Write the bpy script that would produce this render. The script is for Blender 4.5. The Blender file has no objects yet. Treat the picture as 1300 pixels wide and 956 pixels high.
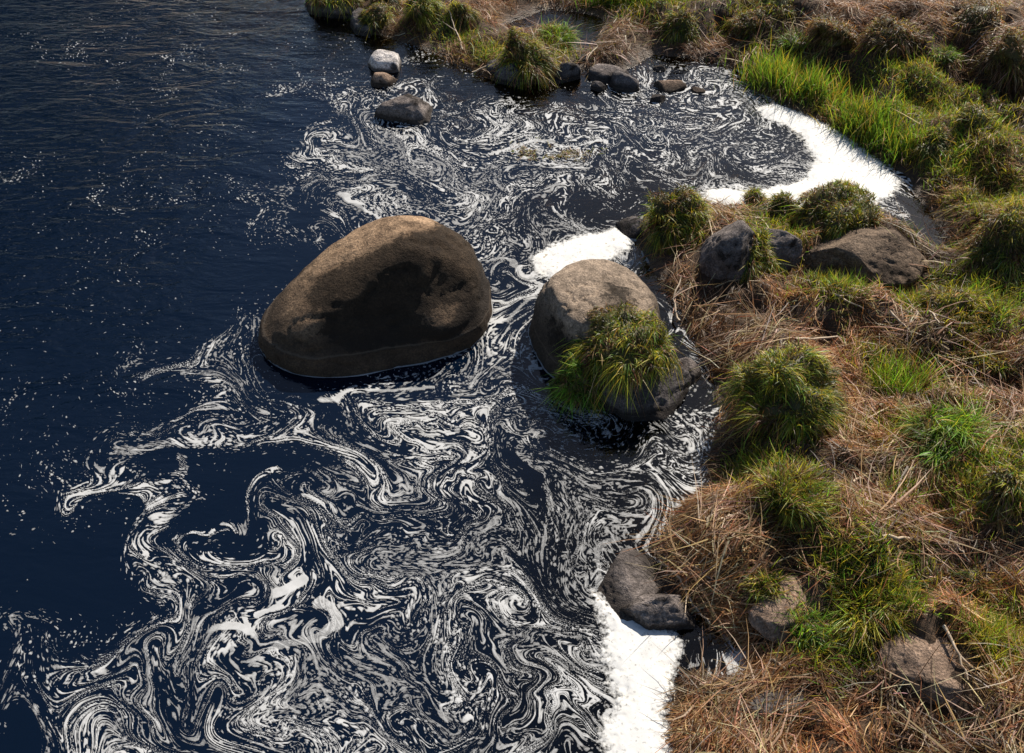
import bpy, math, random
import numpy as np
from mathutils import Vector, Matrix

random.seed(7)
RS = np.random.RandomState(11)
SC = bpy.context.scene
COL = SC.collection

# ------------------------------------------------------------------ camera, sky, sun, exposure
FPX, PITCH, CAMZ = 1372.0, math.radians(42.0), 5.0
PCX, PCY, PW, PH = 650.0, 433.5, 1300.0, 956.0
cam = bpy.data.cameras.new('camera')
cam.sensor_width = 36.0
cam.lens = FPX * 36.0 / PW
cam.shift_y = -(PH / 2 - PCY) / PW
cam.clip_start, cam.clip_end = 0.05, 2000
cam_o = bpy.data.objects.new('camera', cam)
cam_o.location = (0, 0, CAMZ)
cam_o.rotation_euler = (math.pi / 2 - PITCH, 0, 0)
COL.objects.link(cam_o)
SC.camera = cam_o

SUN_EL, SUN_AZ = math.radians(40), math.radians(30)      # azimuth clockwise from the view direction (+Y)
SKY_STRENGTH = 0.07
world = bpy.data.worlds.new('World')
SC.world = world
world.use_nodes = True
wn = world.node_tree
wn.nodes.clear()
wo = wn.nodes.new('ShaderNodeOutputWorld')
wb = wn.nodes.new('ShaderNodeBackground')
ws = wn.nodes.new('ShaderNodeTexSky')
ws.sky_type = 'NISHITA'
ws.sun_disc = False
ws.sun_elevation = SUN_EL
ws.sun_rotation = SUN_AZ
ws.dust_density = 0.8
ws.ozone_density = 2.5
wb.inputs['Strength'].default_value = SKY_STRENGTH
wn.links.new(ws.outputs[0], wb.inputs[0])
wn.links.new(wb.outputs[0], wo.inputs[0])

SUNV = Vector((math.sin(SUN_AZ) * math.cos(SUN_EL), math.cos(SUN_AZ) * math.cos(SUN_EL), math.sin(SUN_EL)))
sl = bpy.data.lights.new('sun', 'SUN')
sl.energy = 5.0
sl.angle = math.radians(0.53)
sl.color = (1.0, 0.92, 0.81)
so = bpy.data.objects.new('sun', sl)
so.rotation_euler = (-SUNV).to_track_quat('-Z', 'Y').to_euler()
so.location = (4, 8, 12)
COL.objects.link(so)

SC.view_settings.view_transform = 'Standard'
SC.view_settings.look = 'None'
SC.view_settings.gamma = 1
SC.view_settings.exposure = 0.62
SC.cycles.max_bounces = 7
SC.cycles.transparent_max_bounces = 8
SC.cycles.use_denoising = True
SC.cycles.denoising_prefilter = 'ACCURATE'

# ------------------------------------------------------------------ numeric helpers
CP, SP = math.cos(PITCH), math.sin(PITCH)


def px2dir(x, y):
    a = (np.asarray(x, float) - PCX) / FPX
    b = (PCY - np.asarray(y, float)) / FPX
    return a, CP + b * SP, -SP + b * CP


def px2w(x, y, z=0.0):
    """point of the level plane z that the photograph shows at pixel (x, y)"""
    dx, dy, dz = px2dir(x, y)
    t = (z - CAMZ) / dz
    return dx * t, dy * t


def w2px(X, Y, Z=0.0):
    zc = Z - CAMZ
    dep = Y * CP - zc * SP
    return PCX + FPX * X / dep, PCY - FPX * (Y * SP + zc * CP) / dep


def pxscale(x, y, z=0.0):
    """metres per pixel at that place, across the view"""
    X, Y = px2w(x, y, z)
    return float((Y * CP - (z - CAMZ) * SP) / FPX)


def sstep(a, b, x):
    t = np.clip((x - a) / (b - a), 0, 1)
    return t * t * (3 - 2 * t)


_TAB = np.random.RandomState(5).rand(256, 256)
_PERM = np.random.RandomState(6).permutation(256)


def vn2(x, y, seed=0):
    x = np.asarray(x) + seed * 17.31
    y = np.asarray(y) + seed * 9.73
    ix, iy = np.floor(x).astype(np.int64), np.floor(y).astype(np.int64)
    fx, fy = x - ix, y - iy
    fx = fx * fx * fx * (fx * (fx * 6 - 15) + 10)
    fy = fy * fy * fy * (fy * (fy * 6 - 15) + 10)
    x0, x1, y0, y1 = ix & 255, (ix + 1) & 255, iy & 255, (iy + 1) & 255
    a = _TAB[x0, y0] * (1 - fx) + _TAB[x1, y0] * fx
    b = _TAB[x0, y1] * (1 - fx) + _TAB[x1, y1] * fx
    return a * (1 - fy) + b * fy


def fbm2(x, y, o=3, seed=0):
    s, a, tot, f = 0, 1.0, 0, 1.0
    for k in range(o):
        s = s + a * vn2(x * f, y * f, seed + k * 3)
        tot += a
        a *= 0.5
        f *= 2.03
    return s / tot


def vn3(p, seed=0):
    p = p + np.array([seed * 7.1, seed * 3.7, seed * 5.3])
    i = np.floor(p).astype(np.int64)
    f = p - i
    f = f * f * (3 - 2 * f)
    out = 0
    for dx in (0, 1):
        wx = f[:, 0] if dx else 1 - f[:, 0]
        for dy in (0, 1):
            wy = f[:, 1] if dy else 1 - f[:, 1]
            for dz in (0, 1):
                wz = f[:, 2] if dz else 1 - f[:, 2]
                h = _TAB[(i[:, 0] + dx + _PERM[(i[:, 2] + dz) & 255]) & 255, (i[:, 1] + dy + 37 * (i[:, 2] + dz)) & 255]
                out = out + wx * wy * wz * h
    return out


def fbm3(p, o=3, seed=0):
    s, a, tot, f = 0, 1.0, 0, 1.0
    for k in range(o):
        s = s + a * vn3(p * f, seed + k)
        tot += a
        a *= 0.5
        f *= 2.07
    return s / tot


def mesh_from(name, V, F3=None, F4=None, smooth=True, attrs=None, col=None):
    """fast mesh from numpy: triangles and quads; attrs {name: float per vertex}; col (n,3)"""
    me = bpy.data.meshes.new(name)
    V = np.ascontiguousarray(V, dtype=np.float32)
    parts, sizes = [], []
    if F3 is not None and len(F3):
        parts.append(np.asarray(F3, dtype=np.int32).ravel())
        sizes.append(np.full(len(F3), 3, np.int32))
    if F4 is not None and len(F4):
        parts.append(np.asarray(F4, dtype=np.int32).ravel())
        sizes.append(np.full(len(F4), 4, np.int32))
    li, sz = np.concatenate(parts), np.concatenate(sizes)
    st = np.concatenate([[0], np.cumsum(sz)[:-1]]).astype(np.int32)
    me.vertices.add(len(V))
    me.vertices.foreach_set('co', V.ravel())
    me.loops.add(len(li))
    me.loops.foreach_set('vertex_index', li)
    me.polygons.add(len(sz))
    me.polygons.foreach_set('loop_start', st)
    if smooth:
        me.polygons.foreach_set('use_smooth', np.ones(len(sz), bool))
    for k, a in (attrs or {}).items():
        at = me.attributes.new(k, 'FLOAT', 'POINT')
        at.data.foreach_set('value', np.ascontiguousarray(a, dtype=np.float32))
    if col is not None:
        at = me.attributes.new('Col', 'FLOAT_COLOR', 'POINT')
        c4 = np.ones((len(V), 4), np.float32)
        c4[:, :3] = col
        at.data.foreach_set('color', c4.ravel())
    me.update(calc_edges=True)
    return me


def link(name, me, mat=None, parent=None, loc=(0, 0, 0)):
    o = bpy.data.objects.new(name, me)
    if mat is not None:
        me.materials.append(mat)
    o.location = loc
    o.parent = parent
    COL.objects.link(o)
    return o


def tag(o, label=None, cat=None, group=None, kind=None):
    for k, v in (('label', label), ('category', cat), ('group', group), ('kind', kind)):
        if v:
            o[k] = v
    return o


# ------------------------------------------------------------------ materials
class NT:
    def __init__(self, name):
        self.m = bpy.data.materials.new(name)
        self.m.use_nodes = True
        self.t = self.m.node_tree
        self.t.nodes.clear()
        self.out = self.t.nodes.new('ShaderNodeOutputMaterial')

    def n(self, kind, **kw):
        nd = self.t.nodes.new('ShaderNode' + kind)
        for k, v in kw.items():
            if k.startswith('_'):
                setattr(nd, k[1:], v)
            else:
                s = nd.inputs[k.replace('__', ' ')] if not k.startswith('i') or not k[1:].isdigit() else nd.inputs[int(k[1:])]
                if hasattr(v, 'is_output'):
                    self.t.links.new(v, s)
                else:
                    s.default_value = v
        return nd

    def l(self, a, b):
        self.t.links.new(a, b)

    def surf(self, o):
        self.t.links.new(o, self.out.inputs['Surface'])

    def math(self, op, a, b=0.0, c=None, clamp=False):
        kw = dict(_operation=op, _use_clamp=clamp, i0=a, i1=b)
        if c is not None:
            kw['i2'] = c
        return self.n('Math', **kw).outputs[0]

    def ramp(self, f, stops, interp='LINEAR'):
        r = self.n('ValToRGB', i0=f)
        r.color_ramp.interpolation = interp
        e = r.color_ramp.elements
        while len(e) < len(stops):
            e.new(0.5)
        for k, (p, c) in enumerate(stops):
            e[k].position = p
            e[k].color = (c, c, c, 1) if np.isscalar(c) else (c[0], c[1], c[2], 1)
        return r.outputs[0]

    def mixc(self, f, a, b, blend='MIX'):
        m = self.n('Mix', _data_type='RGBA', _blend_type=blend)
        for s, v in ((m.inputs[0], f), (m.inputs[6], a), (m.inputs[7], b)):
            if hasattr(v, 'is_output'):
                self.l(v, s)
            elif np.isscalar(v):
                s.default_value = v
            else:
                s.default_value = (v[0], v[1], v[2], 1)
        return m.outputs[2]


def mat_blades(name, trans=0.35, rough=0.5, spec=0.35):
    t = NT(name)
    c = t.n('Attribute', _attribute_name='Col').outputs['Color']
    b = t.n('BsdfPrincipled', Base__Color=c, Roughness=rough)
    b.inputs['Specular IOR Level'].default_value = spec
    tr = t.n('BsdfTranslucent', Color=t.mixc(1.0, c, (1.25, 1.2, 0.8), 'MULTIPLY'))
    m = t.n('MixShader', i0=trans, i1=b.outputs[0], i2=tr.outputs[0])
    t.surf(m.outputs[0])
    return t.m


def mat_soil():
    t = NT('peat_soil')
    p = t.n('NewGeometry').outputs['Position']
    n1 = t.n('TexNoise', Vector=p, Scale=3.0, Detail=6.0, Roughness=0.65).outputs[0]
    n2 = t.n('TexNoise', Vector=p, Scale=38.0, Detail=5.0, Roughness=0.7).outputs[0]
    z = t.n('SeparateXYZ', i0=p).outputs[2]
    dry = t.ramp(n1, [(0.3, (0.030, 0.018, 0.010)), (0.5, (0.06, 0.034, 0.017)), (0.72, (0.11, 0.065, 0.03))])
    fine = t.ramp(n2, [(0.3, 0.45), (0.5, 1.0), (0.75, 1.9)])
    c = t.mixc(1.0, dry, fine, 'MULTIPLY')
    # river bed: brown gravel in the shallows, blackened with depth for light the water absorbs
    bed = t.ramp(t.math('MULTIPLY_ADD', z, 1.0, 1.0), [(0.3, (0.004, 0.004, 0.004)), (0.75, (0.012, 0.009, 0.005)), (0.97, (0.07, 0.045, 0.02))])
    bed = t.mixc(1.0, bed, fine, 'MULTIPLY')
    c = t.mixc(t.ramp(t.math('MULTIPLY_ADD', z, 8.0, 0.5), [(0.35, 0.0), (0.7, 1.0)]), bed, c)
    bp = t.n('Bump', Strength=0.9, Distance=0.03, Height=n2).outputs[0]
    rough = t.ramp(t.math('MULTIPLY_ADD', z, 8.0, 0.3), [(0.3, 0.35), (0.8, 0.95)])
    b = t.n('BsdfPrincipled', Base__Color=c, Roughness=rough, Normal=bp)
    t.surf(b.outputs[0])
    return t.m


def mat_water():
    t = NT('peaty_river_water')
    p = t.n('NewGeometry').outputs['Position']
    rip = t.n('Attribute', _attribute_name='ripple').outputs['Fac']
    mp = t.n('Mapping', Vector=p)
    mp.inputs['Rotation'].default_value = (0, 0, 0.35)
    mp.inputs['Scale'].default_value = (1.0, 2.1, 1.0)
    big = t.n('TexNoise', Vector=mp.outputs[0], Scale=1.7, Detail=3.0, Roughness=0.5, Distortion=0.8).outputs[0]
    fine = t.n('TexNoise', Vector=mp.outputs[0], Scale=9.0, Detail=4.0, Roughness=0.6, Distortion=0.4).outputs[0]
    hgt = t.math('ADD', t.math('MULTIPLY', big, 0.85), t.math('MULTIPLY', fine, 0.20))
    bp = t.n('Bump', Distance=0.10, Height=hgt, Strength=rip).outputs[0]
    fr = t.n('Fresnel', IOR=1.333, Normal=bp).outputs[0]
    gl = t.n('BsdfGlossy', Roughness=0.03, Normal=bp, Color=(1, 1, 1, 1))
    tr = t.n('BsdfTransparent', Color=(0.62, 0.5, 0.33, 1))
    dep = t.n('Attribute', _attribute_name='depth').outputs['Fac']
    body = t.n('BsdfDiffuse', Color=(0.0012, 0.0046, 0.0130, 1))           # even navy standing in for sky reflected on the deep water
    tb = t.n('MixShader', i0=dep, i1=tr.outputs[0], i2=body.outputs[0])
    m = t.n('MixShader', i0=fr, i1=tb.outputs[0], i2=gl.outputs[0])
    t.surf(m.outputs[0])
    return t.m


def mat_foam(name, solid=False):
    t = NT(name)
    p = t.n('NewGeometry').outputs['Position']
    n = t.n('TexNoise', Vector=p, Scale=160.0, Detail=3.0, Roughness=0.7).outputs[0]
    n2 = t.n('TexNoise', Vector=p, Scale=11.0, Detail=5.0, Roughness=0.6).outputs[0]
    c = t.ramp(n2, [(0.3, (0.53, 0.52, 0.49)), (0.6, (0.64, 0.64, 0.62))]) if solid else t.ramp(n2, [(0.3, (0.35, 0.35, 0.34)), (0.65, (0.49, 0.49, 0.48))])
    if solid:
        sp = t.n('TexNoise', Vector=p, Scale=34.0, Detail=2.0, Roughness=0.5).outputs[0]
        c = t.mixc(t.math('MULTIPLY', t.ramp(sp, [(0.655, 0.0), (0.69, 0.75)]), t.ramp(t.n('TexNoise', Vector=p, Scale=2.6, Detail=2.0).outputs[0], [(0.46, 0.0), (0.56, 1.0)])), t.mixc(t.ramp(n2, [(0.45, 0.0), (0.7, 0.55)]), c, (0.68, 0.63, 0.53)), (0.24, 0.17, 0.09))
    bp = t.n('Bump', Strength=0.25, Distance=0.002, Height=n).outputs[0]
    b = t.n('BsdfPrincipled', Base__Color=c, Roughness=0.6, Normal=bp)
    b.inputs['Specular IOR Level'].default_value = 0.25
    th = t.n('Attribute', _attribute_name='thick').outputs['Fac']
    a = t.math('ADD', th, t.math('MULTIPLY_ADD', n, 0.9, -0.25), clamp=True)
    if solid:
        br = t.n('TexNoise', Vector=p, Scale=45.0, Detail=3.0, Roughness=0.6).outputs[0]
        a = t.math('ADD', t.math('MULTIPLY', th, 1.4), t.math('MULTIPLY_ADD', br, 3.2, -1.75), clamp=True)
    tr = t.n('BsdfTransparent')
    m = t.n('MixShader', i0=a, i1=tr.outputs[0], i2=b.outputs[0])
    t.surf(m.outputs[0])
    return t.m


def mat_rock(name, light, dark, lichen=0.0, wet=0.12, scale=1.0, band=True, moss=(0.008, 0.006, 0.004)):
    """granite: speckled, dark lichen where attribute 'lichen' says, dark wet foot, on the boulders also painted shade"""
    t = NT(name)
    p = t.n('NewGeometry').outputs['Position']
    z = t.n('SeparateXYZ', i0=p).outputs[2]
    n1 = t.n('TexNoise', Vector=p, Scale=3.5 * scale, Detail=7.0, Roughness=0.65).outputs[0]
    n2 = t.n('TexNoise', Vector=p, Scale=75.0 * scale, Detail=3.0, Roughness=0.7).outputs[0]
    n3 = t.n('TexNoise', Vector=p, Scale=14.0 * scale, Detail=6.0, Roughness=0.7).outputs[0]
    c = t.ramp(n1, [(0.3, dark), (0.68, light)])
    c = t.mixc(1.0, c, t.ramp(n2, [(0.3, 0.5), (0.5, 1.0), (0.7, 1.75)]), 'MULTIPLY')
    c = t.mixc(1.0, c, t.ramp(n3, [(0.3, 0.65), (0.6, 1.15)]), 'MULTIPLY')
    li = t.n('Attribute', _attribute_name='lichen').outputs['Fac']
    lf = t.math('ADD', li, t.math('ADD', t.math('MULTIPLY_ADD', n3, 1.5, -0.75), t.math('MULTIPLY_ADD', n2, 0.9, -0.45)))
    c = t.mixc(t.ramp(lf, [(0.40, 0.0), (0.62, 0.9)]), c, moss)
    zz = t.math('ADD', z, t.math('MULTIPLY_ADD', n1, 0.05, -0.025))
    if band:
        wet_shade = t.ramp(t.math('DIVIDE', zz, wet * 2.0), [(0.38, 1.0), (0.80, 0.0)])  # wet foot; on the two boulders its height also paints shade
        c = t.mixc(t.math('MULTIPLY', wet_shade, 0.84), c, (0.020, 0.016, 0.013))
        ln = t.ramp(t.math('DIVIDE', zz, wet * 2.0), [(0.235, 0.0), (0.25, 0.35), (0.265, 0.0)])
        c = t.mixc(ln, c, (0.16, 0.13, 0.10))
    h = t.math('ADD', t.math('MULTIPLY', n2, 0.35), n3)
    bp = t.n('Bump', Strength=0.9, Distance=0.028, Height=h).outputs[0]
    b = t.n('BsdfPrincipled', Base__Color=c, Roughness=0.85, Normal=bp)
    b.inputs['Specular IOR Level'].default_value = 0.12
    t.surf(b.outputs[0])
    return t.m


def mat_twig():
    t = NT('dry_stem')
    p = t.n('NewGeometry').outputs['Position']
    n = t.n('TexNoise', Vector=p, Scale=40.0, Detail=4.0).outputs[0]
    c = t.ramp(n, [(0.3, (0.26, 0.18, 0.11)), (0.7, (0.52, 0.42, 0.30))])
    b = t.n('BsdfPrincipled', Base__Color=c, Roughness=0.65)
    t.surf(b.outputs[0])
    return t.m


M_SOIL, M_WATER = mat_soil(), mat_water()
M_FOAM, M_MAT = mat_foam('foam_film'), mat_foam('foam_mat', True)
M_GRASS, M_STRAW = mat_blades('green_blades', 0.48, 0.45, 0.4), mat_blades('dry_blades', 0.40, 0.5, 0.4)
M_BOULDER = mat_rock('brown_granite', (0.35, 0.235, 0.145), (0.14, 0.09, 0.055), wet=0.27)  # wet foot reaches high to paint shade on the front too
M_BOULDER2 = mat_rock('lichened_granite', (0.32, 0.245, 0.18), (0.15, 0.115, 0.085), wet=0.26)  # high wet foot doubles as painted shade on the side faces
M_GREY = mat_rock('grey_rock', (0.22, 0.185, 0.165), (0.085, 0.072, 0.066), wet=0.05)
M_DARK = mat_rock('dark_rock', (0.12, 0.105, 0.10), (0.055, 0.05, 0.05), wet=0.05)
M_PALE = mat_rock('pale_rock', (0.62, 0.57, 0.53), (0.40, 0.36, 0.33), wet=0.035)
M_TAN = mat_rock('tan_rock', (0.30, 0.21, 0.15), (0.13, 0.09, 0.065), wet=0.04)
M_BROWN = mat_rock('peat_brown_rock', (0.20, 0.145, 0.10), (0.07, 0.05, 0.036), wet=0.04)
M_TWIG = mat_twig()

# ------------------------------------------------------------------ terrain: shoreline drawn as the photograph shows it
SHORE_PX = [(905, 1010), (862, 960), (852, 905), (862, 865), (905, 822), (880, 790), (838, 740), (822, 695), (862, 648), (905, 618), (898, 590), (905, 560), (915, 525),
            (908, 490), (888, 440), (862, 395), (838, 355), (826, 330), (800, 300), (832, 268), (885, 259), (940, 264), (1000, 270), (1085, 270),
            (1120, 272), (1150, 298), (1180, 322), (1208, 318), (1196, 288), (1172, 255), (1150, 225), (1105, 195), (1062, 165),
            (1000, 138), (962, 118), (948, 95), (910, 78), (872, 74), (830, 68), (790, 92), (742, 88), (722, 102), (668, 108), (628, 104), (600, 92), (572, 82),
            (540, 62), (505, 52), (470, 44), (448, 24), (415, 14), (392, 6), (384, -40), (330, -120), (240, -190)]
LAND1 = [tuple(map(float, px2w(x, y))) for x, y in SHORE_PX] + [(-6.5, 26.0), (-6.0, 70), (90, 70), (90, -30), (2.0, -30), (1.0, 1.2)]
LAND2 = [(-8.0, 70), (-8.5, 30), (-9.0, 21), (-10.2, 15), (-13, 9), (-20, 3), (-90, -6), (-90, 70)]
CARVES = [((1105, 262), (1150, 290), 0.10), ((1150, 290), (1192, 312), 0.11), ((882, 802), (925, 838), 0.11), ((870, 840), (905, 850), 0.05), ((662, 34), (700, 22), 0.16), ((700, 22), (742, 30), 0.20), ((742, 30), (742, 56), 0.14)]


def sd_poly(X, Y, poly):
    """signed distance, positive inside"""
    d2 = np.full(X.shape, 1e9)
    ins = np.zeros(X.shape, bool)
    n = len(poly)
    for i in range(n):
        ax, ay = poly[i]
        bx, by = poly[(i + 1) % n]
        ex, ey = bx - ax, by - ay
        t = np.clip(((X - ax) * ex + (Y - ay) * ey) / (ex * ex + ey * ey + 1e-12), 0, 1)
        d2 = np.minimum(d2, (X - ax - ex * t) ** 2 + (Y - ay - ey * t) ** 2)
        c = (ay > Y) != (by > Y)
        xi = ax + (Y - ay) / (ey if abs(ey) > 1e-9 else 1e-9) * ex
        ins ^= c & (X < xi)
    return np.where(ins, 1, -1) * np.sqrt(d2)


def seg_dist(X, Y, a, b):
    ex, ey = b[0] - a[0], b[1] - a[1]
    t = np.clip(((X - a[0]) * ex + (Y - a[1]) * ey) / (ex * ex + ey * ey + 1e-12), 0, 1)
    return np.sqrt((X - a[0] - ex * t) ** 2 + (Y - a[1] - ey * t) ** 2)


def shore_raw(X, Y):
    s = np.maximum(sd_poly(X, Y, LAND1), sd_poly(X, Y, LAND2))
    for a, b, r in CARVES:
        s = np.minimum(s, seg_dist(X, Y, px2w(*a), px2w(*b)) - r)
    return s


HUMPS = [  # pixel, radius m, height m: rises of the bank that the photograph shows
    (1085, 330, 0.45, 0.16), (1250, 90, 0.9, 0.28), (1130, 70, 0.7, 0.20), (1010, 50, 0.55, 0.14), (1280, 330, 0.5, 0.22),
    (1000, 520, 0.42, 0.12), (1060, 430, 0.5, 0.10), (1190, 430, 0.6, 0.12), (900, 690, 0.35, 0.12), (1010, 640, 0.35, 0.10),
    (1120, 760, 0.5, 0.14), (1260, 640, 0.45, 0.10), (1180, 620, 0.4, 0.08), (960, 850, 0.3, 0.08), (1200, 850, 0.4, 0.10),
    (870, 300, 0.3, 0.05), (1050, 300, 0.3, 0.06), (670, 80, 0.3, 0.06), (610, 40, 0.5, 0.06), (1230, 220, 0.6, 0.12), (900, 650, 0.25, 0.06),
    (1150, 680, 0.4, 0.07), (1290, 760, 0.4, 0.12)]


def height(X, Y):
    X, Y = np.asarray(X, float), np.asarray(Y, float)
    s = shore_raw(X, Y) + 0.10 * (fbm2(X * 3.1, Y * 3.1, 3, 21) - 0.5)
    land = np.maximum(s, 0)
    h = 0.06 * (1 - np.exp(-land / 0.12)) + 0.055 * np.minimum(land, 12) + 0.02 * np.maximum(land - 12, 0)
    g = sstep(0.0, 0.5, land)
    h = h + g * (0.24 * (fbm2(X * 1.5, Y * 1.5, 2, 31) - 0.5) + 0.34 * (fbm2(X * 3.4, Y * 3.4, 3, 41) - 0.45)) + 0.025 * (fbm2(X * 14, Y * 14, 2, 51) - 0.5)
    for (px, py, r, a) in HUMPS:
        hx, hy = px2w(px, py)
        h = h + a * np.exp(-((X - hx) ** 2 + (Y - hy) ** 2) / (2 * (r * 0.6) ** 2)) * sstep(0, 0.2, land)
    h = np.where(s > 0, np.maximum(h, 0.008 + 0.06 * np.minimum(s, 0.3)), h)
    wet = np.maximum(-s, 0)
    bed = -0.01 - 0.42 * wet - 0.05 * sstep(0, 0.2, wet) + 0.05 * (fbm2(X * 6, Y * 6, 3, 61) - 0.5) * sstep(0, 0.3, wet)
    bx_, by_ = px2w(705, 128)
    bed = bed + (-0.10 - bed) * 0.95 * np.exp(-(((X - bx_) / 0.42) ** 2 + ((Y - by_) / 0.36) ** 2) ** 2) * (bed < -0.10)   # bed raised: its brown stands in for the tussock's dark reflection
    return np.where(s > 0, h, np.maximum(bed, -1.4))


def axis(lo, hi, step, far_lo, far_hi):
    a = list(np.arange(lo, hi + 1e-6, step))
    st, v = step, lo
    left = []
    while v > far_lo:
        st *= 1.22
        v -= st
        left.append(v)
    st, v = step, a[-1]
    right = []
    while v < far_hi:
        st *= 1.22
        v += st
        right.append(v)
    return np.array(left[::-1] + a + right)


ax_, ay_ = axis(-4.0, 8.0, 0.035, -85, 85), axis(2.0, 14.0, 0.035, -25, 68)
TX, TY = np.meshgrid(ax_, ay_)
TZ = height(TX, TY)


def grid_faces(nx, ny):
    i = np.arange(nx * ny).reshape(ny, nx)
    return np.stack([i[:-1, :-1], i[:-1, 1:], i[1:, 1:], i[1:, :-1]], -1).reshape(-1, 4)


me = mesh_from('ground', np.stack([TX, TY, TZ], -1).reshape(-1, 3), F4=grid_faces(len(ax_), len(ay_)))
tag(link('ground', me, M_SOIL), 'brown peaty river bank sloping under the water', kind='structure')


def H(X, Y):
    """height of the built sheet (bilinear)"""
    X, Y = np.atleast_1d(np.asarray(X, float)), np.atleast_1d(np.asarray(Y, float))
    i = np.clip(np.searchsorted(ax_, X) - 1, 0, len(ax_) - 2)
    j = np.clip(np.searchsorted(ay_, Y) - 1, 0, len(ay_) - 2)
    fx, fy = (X - ax_[i]) / (ax_[i + 1] - ax_[i]), (Y - ay_[j]) / (ay_[j + 1] - ay_[j])
    return (TZ[j, i] * (1 - fx) + TZ[j, i + 1] * fx) * (1 - fy) + (TZ[j + 1, i] * (1 - fx) + TZ[j + 1, i + 1] * fx) * fy


def px2ground(x, y):
    """where the sight line through a pixel meets bank or water"""
    dx, dy, dz = px2dir(x, y)
    t = np.linspace(4.0, 40.0, 1800)
    X, Y, Z = dx * t, dy * t, CAMZ + dz * t
    g = np.maximum(H(X, Y), 0.0)
    k = int(np.argmax(Z <= g))
    return float(X[k]), float(Y[k]), float(g[k])


# ------------------------------------------------------------------ water surface
wx_, wy_ = axis(-6.0, 6.0, 0.10, -85, 85), axis(1.5, 14.0, 0.10, -25, 68)
WX, WY = np.meshgrid(wx_, wy_)
u, v = w2px(WX, np.maximum(WY, 0.5))
rip = 0.06 + 0.50 * sstep(520, 260, u + 0.25 * v) * sstep(900, 300, v) + 0.16 * sstep(260, 60, v)
rip = np.where((WY < 2), 0.2, rip)
me = mesh_from('river_water', np.stack([WX, WY, 0 * WX], -1).reshape(-1, 3), F4=grid_faces(len(wx_), len(wy_)), attrs={'ripple': rip.ravel(), 'depth': (0.96 * sstep(0.10, 0.75, -height(WX, WY))).ravel()})
tag(link('river_water', me, M_WATER), 'dark blue peaty river water', kind='structure')

# ------------------------------------------------------------------ foam: noise carried along by eddies
DENS = [  # foam cover 0..9 every 50 px, row by row from the top of the photograph
    "000111110000000000000000000",
    "011111112211000000000000000",
    "001111112333211344665000000",  # cover raised over the backwater to stand in for its white glare
    "000011113555555444555500000",
    "110111115666555556555550000",
    "111111114766565333555550000",
    "111111122433655550000000000",
    "011111123444455500000000000",
    "111110342244555444500000000",
    "211225531124555333540000000",
    "111124431267754332333000000",
    "111244444456765434566000000",
    "112421125456654455557000000",
    "101351124446655555577000000",
    "000144444666656565688000000",
    "000355566655555656699000000",
    "112566667665545566699000000",
    "135665556665555666699000000",
    "024665566665555666699000000",
    "024665566665555666699000000",
    "024665566665555666699000000"]
DG = np.array([[int(c) for c in r] for r in DENS], float) / 9.0


def dens_at(u, v):
    gx, gy = np.clip(u / 50.0, 0, 25.99), np.clip(v / 50.0, 0, 19.99)
    i, j = gx.astype(int), gy.astype(int)
    fx, fy = gx - i, gy - j
    fx, fy = fx * fx * (3 - 2 * fx), fy * fy * (3 - 2 * fy)
    return (DG[j, i] * (1 - fx) + DG[j, i + 1] * fx) * (1 - fy) + (DG[j + 1, i] * (1 - fx) + DG[j + 1, i + 1] * fx) * fy


# eddies: pixel, radius m, turn (+ anticlockwise), strength
EDDIES = [(510, 205, 0.42, 1, 1.3), (445, 252, 0.16, -1, 1.0), (965, 200, 0.80, -1, 0.9), (880, 190, 0.30, 1, 0.9), (640, 235, 0.30, -1, 0.8), (640, 345, 0.11, 1, 0.9),
          (645, 395, 0.10, -1, 0.9), (275, 465, 0.20, 1, 1.0), (410, 600, 0.20, 1, 1.2), (570, 640, 0.28, -1, 1.2), (520, 570, 0.16, 1, 0.9),
          (650, 560, 0.20, 1, 1.0), (600, 720, 0.26, 1, 1.1), (395, 780, 0.16, -1, 1.1), (150, 790, 0.20, 1, 1.1), (265, 760, 0.22, -1, 1.1),
          (470, 820, 0.24, 1, 1.0), (700, 660, 0.20, -1, 0.9), (740, 740, 0.2, 1, 0.8), (690, 830, 0.25, -1, 0.9), (330, 850, 0.25, 1, 0.9), (190, 610, 0.18, -1, 0.9),
          (560, 880, 0.25, -1, 0.9), (840, 560, 0.18, -1, 0.8), (720, 215, 0.25, 1, 0.8), (480, 700, 0.22, -1, 0.9), (230, 900, 0.3, -1, 0.9)]
vx_, vy_, vst = -6.5, 1.5, 0.02
gxs, gys = np.arange(vx_, 5.5, vst), np.arange(vy_, 13.0, vst)
GX, GY = np.meshgrid(gxs, gys)
gu, gv = w2px(GX, GY)
psi = 0.10 * fbm2(GX * 1.5, GY * 1.5, 2, 71)
for (ex, ey, r, sg, st) in EDDIES:
    cx, cy = px2w(ex, ey)
    psi = psi + sg * st * 0.55 * r * (0.30 if r > 0.4 else 0.09) * np.exp(-((GX - cx) ** 2 + (GY - cy) ** 2) / (2 * (0.62 * r) ** 2))
psi = psi + 0.10 * (GX * 0.75 + GY * 0.45) * sstep(420, 200, gu)         # the open current
FLOW = []                                                              # the turbulence changes while the foam drifts: it folds
calm = 1 - 0.75 * sstep(420, 240, gu)
off = -shore_raw(GX, GY)


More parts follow.
